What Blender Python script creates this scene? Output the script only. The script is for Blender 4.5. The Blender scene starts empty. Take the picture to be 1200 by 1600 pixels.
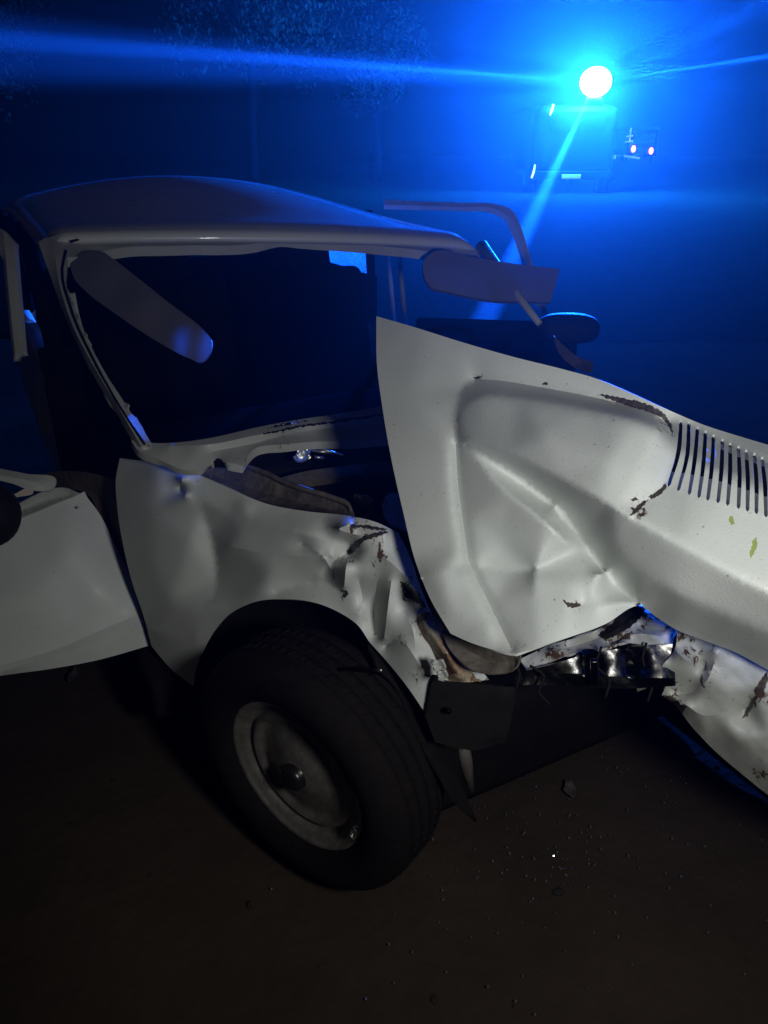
import bpy, bmesh, math, random
import numpy as np
from mathutils import Vector, Matrix, noise as mnoise
from mathutils.geometry import delaunay_2d_cdt
random.seed(7)
rng = np.random.default_rng(7)
scene = bpy.context.scene
COL = scene.collection

# ------------------------------------------------------------------ camera, world, lights, exposure
CAM_H, PITCH, F = 1.55, math.radians(26.0), 1210.0
cam_data = bpy.data.cameras.new('camera')
cam = bpy.data.objects.new('camera', cam_data); COL.objects.link(cam)
cam.location = (0, 0, CAM_H); cam.rotation_euler = (math.pi/2 - PITCH, 0, 0)
cam_data.sensor_fit = 'VERTICAL'; cam_data.sensor_height = 32.0; cam_data.lens = F/1600*32
cam_data.clip_start = .02; cam_data.clip_end = 500
scene.camera = cam
world = bpy.data.worlds.new('World'); scene.world = world; world.use_nodes = True
bg = world.node_tree.nodes['Background']; bg.inputs[0].default_value = (.9, .68, .5, 1); bg.inputs[1].default_value = .004
scene.view_settings.view_transform = 'Standard'; scene.view_settings.look = 'None'
scene.view_settings.gamma = 1; scene.view_settings.exposure = 0; scene.view_settings.use_curve_mapping = False
scene.cycles.use_denoising = True
scene.cycles.max_bounces = 6; scene.cycles.volume_bounces = 0
scene.cycles.sample_clamp_indirect = 4
def lamp(name, kind, loc, energy, color, aim=None, **kw):
    d = bpy.data.lights.new(name, kind); d.energy = energy; d.color = color
    for k, v in kw.items(): setattr(d, k, v)
    o = bpy.data.objects.new(name, d); COL.objects.link(o); o.location = loc
    if aim is not None: o.rotation_euler = (Vector(aim) - Vector(loc)).to_track_quat('-Z', 'Y').to_euler()
    return o
# the hand torch of whoever stands to the right of the photographer
lamp('torch_light', 'SPOT', (.45, .16, 1.36), 30, (.98, 1, .97), (.34, 1.05, .93), spot_size=math.radians(132), spot_blend=1, shadow_soft_size=.09)
BEACON = Vector((5.53, 23.1, 2.78))
ADDED_BEAMS = [((-30, 22.0, 4.9), 2.6, 1.2e8), ((-30, 21.4, 4.3), 8, 3e7), ((60, 25.0, 10.0), 2.4, 2.6e8), ((40, 24.0, 17), 9, 1.2e7), ((.65, 5.95, 0), .8, 8e6), ((-.1, 2.7, 1.35), 13, 165000)]  # spots added at the beacon to imitate flare streaks and light the car

# ------------------------------------------------------------------ helpers
cp, sp_ = math.cos(PITCH), math.sin(PITCH)
def W(px, py, d):
    u = (px-600)/F*d; v = (800-py)/F*d
    return Vector((u, d*cp + v*sp_, CAM_H - d*sp_ + v*cp))
def WZ(px, py, z):
    v = (800-py)/F
    return W(px, py, (z-CAM_H)/(v*cp - sp_))
def base3(a, b, c):
    M = np.array([[a[0], a[1], 1], [b[0], b[1], 1], [c[0], c[1], 1]], float)
    k = np.linalg.solve(M, np.array([1/a[2], 1/b[2], 1/c[2]]))
    return lambda x, y: 1/(k[0]*x + k[1]*y + k[2])
def link(name, me, mats, parent=None):
    o = bpy.data.objects.new(name, me); COL.objects.link(o)
    for m in (mats if isinstance(mats, (list, tuple)) else [mats]): me.materials.append(m)
    if parent is not None:
        o.parent = parent
        o.matrix_parent_inverse = Matrix.Translation(-WLOC[parent.name]) if parent.name in WLOC else Matrix()
    return o
WLOC = {}
def empty(name, loc, label, cat, group=None):
    o = bpy.data.objects.new(name, None); COL.objects.link(o); o.location = loc
    o['label'] = label; o['category'] = cat
    if group: o['group'] = group
    WLOC[o.name] = Vector(loc)
    return o
def tag(o, label, cat, group=None, kind=None):
    if label: o['label'] = label
    if cat: o['category'] = cat
    if group: o['group'] = group
    if kind: o['kind'] = kind
    return o
def obj(name, bm, mats, parent=None, smooth=True):
    me = bpy.data.meshes.new(name); bm.to_mesh(me); bm.free()
    if smooth: me.shade_smooth()
    return link(name, me, mats, parent)
def tube_bm(pts, r, n=10, bm=None, cap=True, flat=1.0, up=(0, 0, 1)):
    bm = bm or bmesh.new(); pts = [Vector(p) for p in pts]; rings = []
    rs = r if isinstance(r, (list, tuple)) else [r]*len(pts)
    for i, p in enumerate(pts):
        t = (pts[min(i+1, len(pts)-1)] - pts[max(i-1, 0)]).normalized()
        s = t.cross(Vector(up)); s = s.normalized() if s.length > 1e-4 else t.orthogonal().normalized()
        b = s.cross(t)
        rings.append([bm.verts.new(p + (s*math.cos(a)*flat + b*math.sin(a))*rs[i]) for a in [2*math.pi*k/n for k in range(n)]])
    for a, b in zip(rings, rings[1:]):
        for k in range(n): bm.faces.new((a[k], a[(k+1) % n], b[(k+1) % n], b[k]))
    if cap: bm.faces.new(rings[0][::-1]); bm.faces.new(rings[-1])
    return bm
def lathe_bm(prof, c, ax, n=48, bm=None):
    """prof: (radius, height along ax)"""
    bm = bm or bmesh.new(); ax = Vector(ax).normalized(); s = ax.orthogonal().normalized(); t = ax.cross(s); c = Vector(c)
    rings = [[bm.verts.new(c + ax*h + (s*math.cos(2*math.pi*k/n) + t*math.sin(2*math.pi*k/n))*max(r, 1e-4)) for k in range(n)] for r, h in prof]
    for a, b in zip(rings, rings[1:]):
        for k in range(n): bm.faces.new((a[k], a[(k+1) % n], b[(k+1) % n], b[k]))
    bmesh.ops.recalc_face_normals(bm, faces=bm.faces)
    return bm
def box_bm(c, sx, sy, sz, ex=(1, 0, 0), ey=(0, 1, 0), bev=.01, bm=None, seg=2, ez=None):
    new = bmesh.new(); ex = Vector(ex).normalized(); ey = Vector(ey).normalized(); ez = Vector(ez) if ez else ex.cross(ey)
    bmesh.ops.create_cube(new, size=1)
    for v in new.verts: v.co = Vector(c) + ex*v.co.x*sx + ey*v.co.y*sy + ez*v.co.z*sz
    if bev: bmesh.ops.bevel(new, geom=list(new.edges), offset=bev, segments=seg, affect='EDGES', profile=.6)
    if bm is None: return new
    me = bpy.data.meshes.new('tmp'); new.to_mesh(me); new.free(); bm.from_mesh(me); bpy.data.meshes.remove(me)
    return bm
def spline(P, step, closed=False):
    """Catmull-Rom through (x, y, h[, corner]) points, resampled"""
    n = len(P); out = []
    idx = range(n if closed else n-1)
    cor = [len(p) > 3 and bool(p[3]) for p in P]
    A = [np.array(p[:3], float) for p in P]
    for i in idx:
        j = (i+1) % n
        p1, p2 = A[i], A[j]
        p0 = A[i-1] if (closed or i > 0) else 2*p1-p2
        p3 = A[(j+1) % n] if (closed or j < n-1) else 2*p2-p1
        L = np.linalg.norm((p2-p1)[:2])
        def tan(a, b, c):
            la, lb = max(np.linalg.norm((b-a)[:2]), 1e-3), max(np.linalg.norm((c-b)[:2]), 1e-3)
            return (((b-a)/la*lb + (c-b)/lb*la)/(la+lb))*L
        m1 = (p2-p1) if cor[i] else tan(p0, p1, p2)
        m2 = (p2-p1) if cor[j] else tan(p1, p2, p3)
        k = max(1, int(round(L/step)))
        for q in range(k):
            t = q/k
            out.append((2*t**3-3*t**2+1)*p1 + (t**3-2*t**2+t)*m1 + (-2*t**3+3*t**2)*p2 + (t**3-t**2)*m2)
    if not closed: out.append(A[-1])
    return np.array(out)
def inside(poly, X, Y):
    r = np.zeros(len(X), bool); j = len(poly)-1
    for i in range(len(poly)):
        xi, yi, xj, yj = poly[i][0], poly[i][1], poly[j][0], poly[j][1]
        if yi != yj:
            r ^= ((yi > Y) != (yj > Y)) & (X < (xj-xi)*(Y-yi)/(yj-yi) + xi)
        j = i
    return r
def sheet(name, base, outline, mats, parent, pts=(), creases=(), holes=(), marks=(), scuff=(), sp=8, it=10, thick=.004, rough=0.0, wav=(0, 60), hs=1.0):
    """A dented sheet of metal. Points are (x, y, h): a sight line of the survey photograph and the height h in metres
    above the base plane (towards the viewer); creases stay sharp, everything else is relaxed."""
    ol = spline(outline, sp, True)
    cr = [(spline(c[1], sp*.8), c[0]) for c in creases]
    # coarse field of heights
    cv = [Vector((p[0], p[1])) for p in ol]; ch = [p[2] for p in ol]; ce = [(i, (i+1) % len(ol)) for i in range(len(ol))]
    nl = len(ol)
    for c, k in cr:
        b = len(cv); cv += [Vector((p[0], p[1])) for p in c]; ch += [p[2] for p in c]; ce += [(b+i, b+i+1) for i in range(len(c)-1)]
    for p in pts: cv.append(Vector((p[0], p[1]))); ch.append(p[2])
    rv, re, rf, ov, oe, of = delaunay_2d_cdt(cv, ce, [], 0, 1e-3)
    rh = []
    for i, o in enumerate(ov):
        if o: rh.append(ch[o[0]])
        else:
            dd = [((rv[i]-q).length, k) for k, q in enumerate(cv)]; dd.sort(); a, b = dd[0], dd[1]
            rh.append((ch[a[1]]*b[0] + ch[b[1]]*a[0])/(a[0]+b[0]+1e-9))
    rvn = np.array([(v.x, v.y) for v in rv]); rh = np.array(rh)
    def coarse(Q):
        H = np.full(len(Q), np.nan)
        for f in rf:
            a, b, c = rvn[f[0]], rvn[f[1]], rvn[f[2]]
            det = (b[0]-a[0])*(c[1]-a[1]) - (c[0]-a[0])*(b[1]-a[1])
            if abs(det) < 1e-9: continue
            l1 = ((Q[:, 0]-a[0])*(c[1]-a[1]) - (c[0]-a[0])*(Q[:, 1]-a[1]))/det
            l2 = ((b[0]-a[0])*(Q[:, 1]-a[1]) - (Q[:, 0]-a[0])*(b[1]-a[1]))/det
            m = (l1 >= -1e-4) & (l2 >= -1e-4) & (l1+l2 <= 1+1e-4)
            H[m] = (1-l1[m]-l2[m])*rh[f[0]] + l1[m]*rh[f[1]] + l2[m]*rh[f[2]]
        bad = np.isnan(H)
        for i in np.where(bad)[0]: H[i] = rh[np.argmin(((rvn-Q[i])**2).sum(1))]
        return H
    # fine mesh
    fv = [(p[0], p[1]) for p in ol]; fe = []
    cons = [np.array(ol)[:, :2]]
    for c, k in cr:
        b = len(fv); fv += [(p[0], p[1]) for p in c]; fe += [(b+i, b+i+1) for i in range(len(c)-1)]; cons.append(c[:, :2])
    polys = [spline([(p[0], p[1], 0) + tuple(p[2:3]) for p in q], sp*.6, True) for q in holes] + [spline([(p[0], p[1], 0, 1) for p in m[1]], 2.6, True) for m in marks]
    polys = [q if k < len(holes) else q + rng.uniform(-1.3, 1.3, q.shape) for k, q in enumerate(polys)]
    for c in polys:
        c = c[:, :2]; b = len(fv); fv += [tuple(p) for p in c]; fe += [(b+i, b+(i+1) % len(c)) for i in range(len(c))]; cons.append(c)
    allc = np.concatenate(cons)
    xs = np.arange(ol[:, 0].min(), ol[:, 0].max(), sp); ys = np.arange(ol[:, 1].min(), ol[:, 1].max(), sp*.87)
    G = np.array([(x + (sp/2 if r % 2 else 0), y) for r, y in enumerate(ys) for x in xs]); G += rng.uniform(-.15*sp, .15*sp, G.shape)
    G = G[inside(ol, G[:, 0], G[:, 1])]
    if len(G):
        keep = np.ones(len(G), bool)
        for i0 in range(0, len(G), 500):
            d2 = ((G[i0:i0+500, None, :]-allc[None])**2).sum(2).min(1); keep[i0:i0+500] = d2 > (.55*sp)**2
        G = G[keep]
    fv += [tuple(p) for p in G]
    v2, e2, f2, *_ = delaunay_2d_cdt([Vector(p) for p in fv], fe, [list(range(nl))], 1, 1e-3)
    V = np.array([(v.x, v.y) for v in v2])
    f2 = [f for f in f2]
    ctr = np.array([V[list(f)].mean(0) for f in f2])
    ok = inside(ol, ctr[:, 0], ctr[:, 1]); nh = len(holes)
    for c in polys[:nh]: ok &= ~inside(c, ctr[:, 0], ctr[:, 1])
    mid = np.zeros(len(f2), int)
    for c, m in zip(polys[nh:], marks): mid[inside(c, ctr[:, 0], ctr[:, 1])] = m[0]
    f2 = [f for f, k in zip(f2, ok) if k]; mid = mid[ok]
    H = coarse(V)
    pin = np.zeros(len(V))
    for c, k in cr:
        for i0 in range(0, len(V), 1000):
            d = np.sqrt(((V[i0:i0+1000, None]-c[None, :, :2])**2).sum(2)).min(1)
            pin[i0:i0+1000] = np.maximum(pin[i0:i0+1000], np.where(d < sp*.3, k, 0))
    d = np.sqrt(np.concatenate([((V[i0:i0+1000, None]-ol[None, :, :2])**2).sum(2).min(1) for i0 in range(0, len(V), 1000)]))
    pin = np.maximum(pin, np.where(d < sp*.3, .93, 0))
    Fa = np.array([list(f)[:3] for f in f2]); Ei, Ej, Wt = [], [], []
    for a, b, c in ((0, 1, 2), (1, 2, 0), (2, 0, 1)):
        u_, w_ = V[Fa[:, a]]-V[Fa[:, c]], V[Fa[:, b]]-V[Fa[:, c]]
        ct = np.clip((u_*w_).sum(1)/(np.abs(u_[:, 0]*w_[:, 1]-u_[:, 1]*w_[:, 0])+1e-6), .02, 6)
        Ei += [Fa[:, a], Fa[:, b]]; Ej += [Fa[:, b], Fa[:, a]]; Wt += [ct, ct]
    Ei, Ej, Wt = np.concatenate(Ei), np.concatenate(Ej), np.concatenate(Wt)
    deg = np.bincount(Ei, weights=Wt, minlength=len(V)); deg[deg == 0] = 1
    rim = np.where(d < sp*.3, .93, 0)
    def relax(n, pn):
        nonlocal H
        for _ in range(n):
            avg = np.bincount(Ei, weights=Wt*H[Ej], minlength=len(V))/deg
            H = H + (avg-H)*(1-pn)*.8
    relax(it, pin); relax(1, np.maximum(rim, pin*.97))
    folds = set()      # edges that run along a hard fold
    for c, k in cr:
        if k < .85: continue
        on = [int(q) for q in np.where(pin > 0)[0] if (((V[q]-c[:, :2])**2).sum(1).min()) < (sp*.3)**2]
        so = sorted(on, key=lambda q: int(np.argmin(((V[q]-c[:, :2])**2).sum(1))))
        for a, b in zip(so, so[1:]): folds.add((a, b)); folds.add((b, a))
    D = base(V[:, 0], V[:, 1]) - H*hs
    if wav[0]:
        D += np.array([wav[0]*mnoise.noise((x/wav[1], y/wav[1], 3.1)) for x, y in V])
    if rough:
        D += np.array([rough*(mnoise.noise((x/11, y/11, .3)) + mnoise.noise((x/23, y/23, 1.3))) for x, y in V])
    P = [W(x, y, dd) for (x, y), dd in zip(V, D)]
    used = sorted({i for f in f2 for i in f}); mp = {i: k for k, i in enumerate(used)}
    me = bpy.data.meshes.new(name)
    F3 = []
    c0 = Vector((0, 0, CAM_H))
    for f in f2:
        a, b, c = (P[i] for i in f)
        n = (b-a).cross(c-a)
        F3.append([mp[i] for i in (f if n.dot(c0-a) > 0 else f[::-1])])
    me.from_pydata([P[i] for i in used], [], F3)
    me.polygons.foreach_set('material_index', mid.tolist()); me.update()
    cnt = {}
    for p_ in me.polygons:
        for k_ in p_.edge_keys: cnt[k_] = cnt.get(k_, 0)+1
    for e_ in me.edges:
        if cnt.get(tuple(sorted(e_.vertices)), 0) == 1 or (used[e_.vertices[0]], used[e_.vertices[1]]) in folds: e_.use_edge_sharp = True
    if scuff:
        S = np.zeros(len(used)); U = V[used]
        for x, y, r, k in scuff: S = np.maximum(S, k*np.clip(1-np.hypot(U[:, 0]-x, U[:, 1]-y)/r, 0, 1))
        at = me.attributes.new('scuff', 'FLOAT', 'POINT'); at.data.foreach_set('value', S.tolist())
    me.shade_smooth()
    o = link(name, me, mats, parent)
    md = o.modifiers.new('thickness', 'SOLIDIFY'); md.thickness = thick; md.offset = -1
    return o
def strip(name, P, w, base, mats, parent, **kw):
    """a narrow band along a line of points (x, y, h) of width w"""
    A = spline(P, 12); L, R = [], []
    for i, p in enumerate(A):
        t = A[min(i+1, len(A)-1)]-A[max(i-1, 0)]; t = t[:2]/np.linalg.norm(t[:2]); n = np.array([-t[1], t[0]])
        ww = w if not isinstance(w, (list, tuple)) else w[0]+(w[1]-w[0])*i/(len(A)-1)
        L.append((p[0]+n[0]*ww/2, p[1]+n[1]*ww/2, p[2])); R.append((p[0]-n[0]*ww/2, p[1]-n[1]*ww/2, p[2]))
    o = L + R[::-1]
    o = [q + ((1,) if i in (0, len(L)-1, len(L), len(o)-1) else ()) for i, q in enumerate(o)]
    mid = [tuple(p) for p in A]
    return sheet(name, base, o, mats, parent, creases=[(.9, [(m[0], m[1], m[2]+kw.pop('ridge', .004)) for m in mid])] if len(mid) > 2 else (), sp=kw.pop('sp', 5), it=2, **kw)

# ------------------------------------------------------------------ materials
def mat(name, color, rough=.5, metal=0, spec=.5, coat=0, emit=None, strength=0, nscale=0, ncol=None, namt=.5, bump=0, bscale=60):
    m = bpy.data.materials.new(name); m.use_nodes = True; nt = m.node_tree; p = nt.nodes['Principled BSDF']
    p.inputs['Base Color'].default_value = (*color, 1); p.inputs['Roughness'].default_value = rough; p.inputs['Metallic'].default_value = metal
    p.inputs['Specular IOR Level'].default_value = spec; p.inputs['Coat Weight'].default_value = coat; p.inputs['Coat Roughness'].default_value = .12
    if emit: p.inputs['Emission Color'].default_value = (*emit, 1); p.inputs['Emission Strength'].default_value = strength
    tc = nt.nodes.new('ShaderNodeTexCoord')
    if nscale:
        n = nt.nodes.new('ShaderNodeTexNoise'); n.inputs['Scale'].default_value = nscale; n.inputs['Detail'].default_value = 6; n.inputs['Roughness'].default_value = .65
        nt.links.new(tc.outputs['Object'], n.inputs['Vector'])
        r = nt.nodes.new('ShaderNodeValToRGB'); r.color_ramp.elements[0].position = .5-namt*.4; r.color_ramp.elements[1].position = .5+namt*.4
        r.color_ramp.elements[0].color = (*color, 1); r.color_ramp.elements[1].color = (*(ncol or [c*.5 for c in color]), 1)
        nt.links.new(n.outputs['Fac'], r.inputs['Fac']); nt.links.new(r.outputs['Color'], p.inputs['Base Color'])
    if bump:
        n = nt.nodes.new('ShaderNodeTexNoise'); n.inputs['Scale'].default_value = bscale; n.inputs['Detail'].default_value = 5
        nt.links.new(tc.outputs['Object'], n.inputs['Vector'])
        b = nt.nodes.new('ShaderNodeBump'); b.inputs['Strength'].default_value = bump; b.inputs['Distance'].default_value = .01
        nt.links.new(n.outputs['Fac'], b.inputs['Height']); nt.links.new(b.outputs['Normal'], p.inputs['Normal'])
    return m
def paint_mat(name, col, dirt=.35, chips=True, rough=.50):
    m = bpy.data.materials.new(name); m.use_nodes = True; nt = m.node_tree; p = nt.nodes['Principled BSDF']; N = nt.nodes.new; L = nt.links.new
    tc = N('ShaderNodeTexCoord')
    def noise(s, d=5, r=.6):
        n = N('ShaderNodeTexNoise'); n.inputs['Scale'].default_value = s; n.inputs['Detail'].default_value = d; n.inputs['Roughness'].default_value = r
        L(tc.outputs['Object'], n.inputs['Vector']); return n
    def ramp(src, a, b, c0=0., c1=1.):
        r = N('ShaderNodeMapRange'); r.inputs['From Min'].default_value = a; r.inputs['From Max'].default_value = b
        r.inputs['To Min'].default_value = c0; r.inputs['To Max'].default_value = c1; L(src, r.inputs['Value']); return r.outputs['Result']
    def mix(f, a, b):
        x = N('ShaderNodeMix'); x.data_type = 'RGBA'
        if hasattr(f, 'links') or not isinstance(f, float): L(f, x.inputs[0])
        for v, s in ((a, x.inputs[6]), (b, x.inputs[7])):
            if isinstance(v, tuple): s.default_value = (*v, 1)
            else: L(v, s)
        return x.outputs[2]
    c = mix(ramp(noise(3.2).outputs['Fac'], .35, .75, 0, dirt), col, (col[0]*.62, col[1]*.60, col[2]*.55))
    # mud specks and flyspecks
    c = mix(ramp(noise(130, 2, .5).outputs['Fac'], .72, .77, 0, .6), c, (.10, .085, .07))
    c = mix(ramp(noise(310, 1, .5).outputs['Fac'], .72, .77, 0, .5), c, (.16, .14, .12))
    # broken paint where the sheet was crushed
    at = N('ShaderNodeAttribute'); at.attribute_name = 'scuff'
    mp = N('ShaderNodeMapping'); mp.inputs['Scale'].default_value = (1, 1, .45); L(tc.outputs['Object'], mp.inputs['Vector'])
    n1 = N('ShaderNodeTexNoise'); n1.inputs['Scale'].default_value = 75; n1.inputs['Detail'].default_value = 7; n1.inputs['Roughness'].default_value = .7; L(mp.outputs['Vector'], n1.inputs['Vector'])
    ad = N('ShaderNodeMath'); ad.operation = 'MULTIPLY_ADD'; L(at.outputs['Fac'], ad.inputs[0]); ad.inputs[1].default_value = .34; L(n1.outputs['Fac'], ad.inputs[2])
    chip = ramp(ad.outputs[0], .735, .76)
    edge = ramp(ad.outputs[0], .67, .74, 0, .45)
    c = mix(edge, c, (.30, .26, .21))
    rustc = mix(noise(40).outputs['Fac'], (.018, .012, .01), (.10, .045, .022))
    c = mix(chip, c, rustc)
    L(c, p.inputs['Base Color'])
    rr = N('ShaderNodeMath'); rr.operation = 'MULTIPLY_ADD'; L(chip, rr.inputs[0]); rr.inputs[1].default_value = .45
    L(ramp(noise(9).outputs['Fac'], .3, .7, rough-.06, rough+.1), rr.inputs[2]); L(rr.outputs[0], p.inputs['Roughness'])
    p.inputs['Specular IOR Level'].default_value = .5; p.inputs['Coat Weight'].default_value = .03; p.inputs['Coat Roughness'].default_value = .2
    b = N('ShaderNodeBump'); b.inputs['Strength'].default_value = .12; b.inputs['Distance'].default_value = .004
    L(noise(240, 3).outputs['Fac'], b.inputs['Height'])
    b2 = N('ShaderNodeBump'); b2.inputs['Strength'].default_value = .5; b2.inputs['Distance'].default_value = .002; b2.invert = True
    L(chip, b2.inputs['Height']); L(b.outputs['Normal'], b2.inputs['Normal']); L(b2.outputs['Normal'], p.inputs['Normal'])
    return m
PAINT = paint_mat('white_car_paint', (.66, .68, .655))
ROOFP = paint_mat('dewy_roof_paint', (.66, .68, .655), rough=.3); ROOFP.node_tree.nodes['Principled BSDF'].inputs['Coat Weight'].default_value = 1; ROOFP.node_tree.nodes['Principled BSDF'].inputs['Coat Roughness'].default_value = .07
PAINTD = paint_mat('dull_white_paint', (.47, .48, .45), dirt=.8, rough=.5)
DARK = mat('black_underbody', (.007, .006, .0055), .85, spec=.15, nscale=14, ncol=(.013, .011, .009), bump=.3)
RUBBER = mat('tyre_rubber', (.0075, .006, .0055), .85, spec=.1, nscale=30, ncol=(.013, .010, .008), bump=.25, bscale=150)
SEAL = mat('window_rubber', (.010, .010, .011), .7, spec=.12)
GAP = mat('bare_torn_metal', (.018, .014, .014), .6, nscale=120, ncol=(.075, .058, .048), namt=.4)
GROOVE = mat('grime', (.12, .11, .095), .8, nscale=60, ncol=(.04, .035, .03))
STEEL = mat('wheel_steel', (.36, .34, .31), .36, metal=.6, nscale=22, ncol=(.17, .14, .11), bump=.15, bscale=90)
CHROME = mat('dirty_chrome', (.10, .098, .095), .25, metal=1, nscale=24, ncol=(.03, .027, .025), bump=.12, bscale=45)
RUST = mat('rusty_metal', (.16, .055, .028), .85, nscale=26, ncol=(.30, .22, .13), bump=.5, namt=.25)
CREAM = mat('cream_primer', (.50, .46, .34), .7, nscale=26, ncol=(.22, .10, .05), namt=.3, bump=.3)
MUDDY = mat('muddy_inner_metal', (.16, .135, .11), .7, nscale=18, ncol=(.035, .028, .022), namt=.6, bump=.6, bscale=40)
VISOR = mat('visor_vinyl', (.15, .14, .15), .6, bump=.15, bscale=300)
TRIM = mat('brown_trim', (.075, .055, .042), .85, nscale=20, ncol=(.035, .026, .02), bump=.4)
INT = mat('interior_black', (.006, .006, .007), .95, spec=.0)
_n = VISOR.node_tree; _p = _n.nodes['Principled BSDF']; _o = _n.nodes['Material Output']; _m = _n.nodes.new('ShaderNodeMixShader'); _t = _n.nodes.new('ShaderNodeBsdfTranslucent')
_m.inputs[0].default_value = .36; _t.inputs[0].default_value = (.6, .62, .66, 1); _n.links.new(_p.outputs[0], _m.inputs[1]); _n.links.new(_t.outputs[0], _m.inputs[2]); _n.links.new(_m.outputs[0], _o.inputs[0])
VISORF = VISOR.copy(); VISORF.name = 'dim_visor_vinyl'; VISORF.node_tree.nodes['Mix Shader'].inputs[0].default_value = .10  # same vinyl, less translucent only to dim the blue glow through it
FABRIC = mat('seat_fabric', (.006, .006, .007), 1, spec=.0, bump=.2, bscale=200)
BRASS = mat('brass_fitting', (.34, .25, .12), .45, metal=.9)
FOIL = mat('bare_aluminium', (.75, .74, .70), .3, metal=.9)
MOSS = mat('green_smear', (.30, .36, .10), .7)

# ------------------------------------------------------------------ ground
def ground_mat():
    m = mat('wet_dirt', (.036, .026, .019), .9, spec=.0, nscale=2.3, ncol=(.06, .044, .032), bump=.45, bscale=30)
    return m
bm = bmesh.new()
xs = sorted(set([round(-4+.12*i, 3) for i in range(68)] + [-150, -80, -40, -20, -10, -6, 6, 10, 20, 40, 80, 150])); ys = sorted(set([round(-1+.12*i, 3) for i in range(52)] + [-60, -20, -6, -3, 7, 10, 15, 25, 40, 80, 160]))
g = [[bm.verts.new((x, y, (.012*mnoise.noise((x*2.2, y*2.2, 0)) + .006*mnoise.noise((x*7, y*7, 2))) if abs(x) < 5 and -2 < y < 6 else 0)) for x in xs] for y in ys]
for j in range(len(ys)-1):
    for i in range(len(xs)-1): bm.faces.new((g[j][i], g[j][i+1], g[j+1][i+1], g[j+1][i]))
tag(obj('ground', bm, ground_mat()), None, None, kind='structure')
bm = bmesh.new()     # dark sheet added over the far ground to cut its beacon-lit band
fx = [-150, -60, -30] + [-20+1.5*i for i in range(28)] + [30, 60, 150]; fy = [6.5+1.2*i for i in range(26)] + [45, 70, 160]
g = [[bm.verts.new((x, y + (.5*mnoise.noise((x*.5, 0, 1)) if j == 0 else 0), .012 + (.05*mnoise.noise((x*.6, y*.6, 4))+.05 if 0 < j < 26 and abs(x) < 25 else 0))) for x in fx] for j, y in enumerate(fy)]
for j in range(len(fy)-1):
    for i in range(len(fx)-1): bm.faces.new((g[j][i], g[j][i+1], g[j+1][i+1], g[j+1][i]))
tag(obj('far_ground_sheet', bm, mat('dark_far_ground', (.007, .009, .004), 1, spec=0, nscale=3, ncol=(.014, .016, .008), bump=.8, bscale=14)), None, None, kind='structure')
bm = bmesh.new()
for k in range(110):
    r = random.uniform(.003, .011)*(1.8 if random.random() < .06 else 1); x, y = random.uniform(-1.6, 2.0), random.uniform(.1, 2.6)
    mm = Matrix.Translation((x, y, r*.25)) @ Matrix.Rotation(random.uniform(0, 6), 4, 'Z') @ Matrix.Diagonal((r, r*random.uniform(.6, 1), r*.6, 1))
    bmesh.ops.create_icosphere(bm, subdivisions=1, radius=1, matrix=mm)
tag(obj('gravel', bm, mat('gravel_stone', (.03, .024, .019), .85, spec=.2, nscale=9, ncol=(.022, .018, .015)), smooth=False), 'small loose stones scattered over the dark dirt', None, kind='stuff')
bm = bmesh.new()
for k in range(300):
    if random.random() < .55: cx, cy, s = random.choice([(790, 1180, 50), (830, 1165, 40), (1010, 1190, 50), (880, 1330, 60), (780, 1400, 90), (1000, 1300, 80)])
    else: cx, cy, s = 900, 1330, 220
    p = WZ(random.gauss(cx, s), random.gauss(cy, s*.6), .012); r = random.uniform(.0009, .0028)
    mm = Matrix.Translation(p) @ Matrix.Rotation(random.uniform(0, 6), 4, (random.random(), random.random(), .4)) @ Matrix.Diagonal((r, r, r*.7, 1))
    bmesh.ops.create_cube(bm, size=1.6, matrix=mm)
tag(obj('glass_crumbs', bm, mat('glass_crumb', (.2, .23, .26), .05, spec=1.0, metal=.4), smooth=False), 'tiny crumbs of broken glass glittering on the ground', None, kind='stuff')

# ------------------------------------------------------------------ the wrecked car
Oc = W(225, 690, 1.69); Hc = Vector((.47, -.883, 0)).normalized(); Yc = Vector((-Hc.y, Hc.x, 0))
def K(f, y, z): return Vector((Oc.x, Oc.y, 0)) + Hc*f + Yc*y + Vector((0, 0, z))
car = empty('wrecked_car', K(.2, .65, 0), 'crashed white saloon car with crumpled bonnet, torn wing and missing windscreen', 'car')

# roof: a crowned panel running back from the header rail
NH, FH = W(66, 372, 2.09), W(752, 384, 2.56)
def roof_pt(s, t):
    a = NH.lerp(FH, s); a = a + Hc*(.06*(1-(2*s-1)**2)); L = 1.42
    p = a - Hc*L*t
    f = 1-(1-min(1, t/.07))**2; q = min(1, t/.62); q = q*q*(3-2*q)*.55 + q*.45
    p.z = a.z + (.018 + .012*s)*f + (1-(2*s-1)**2)*(.02 + .095*q) + .02*q*(1-s) - .05*max(0, (t-.6)/.4)**2
    e = min(s, 1-s)
    if e < .05: p.z -= .035*(1-e/.05)**2
    return p
bm = bmesh.new(); NS, NT = 44, 40
g = [[bm.verts.new(roof_pt(i/NS, j/NT)) for i in range(NS+1)] for j in range(NT+1)]
for j in range(NT):
    for i in range(NS): bm.faces.new((g[j][i], g[j][i+1], g[j+1][i+1], g[j+1][i]))
o = obj('roof', bm, ROOFP, car); md = o.modifiers.new('t', 'SOLIDIFY'); md.thickness = .02; md.offset = -1
# rain gutters along both roof sides
for s in (0.0, 1.0):
    obj('gutter', tube_bm([roof_pt(s, t/12)+Vector((0, 0, -.004)) for t in range(13)], .011, 8), PAINT, car)

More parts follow.
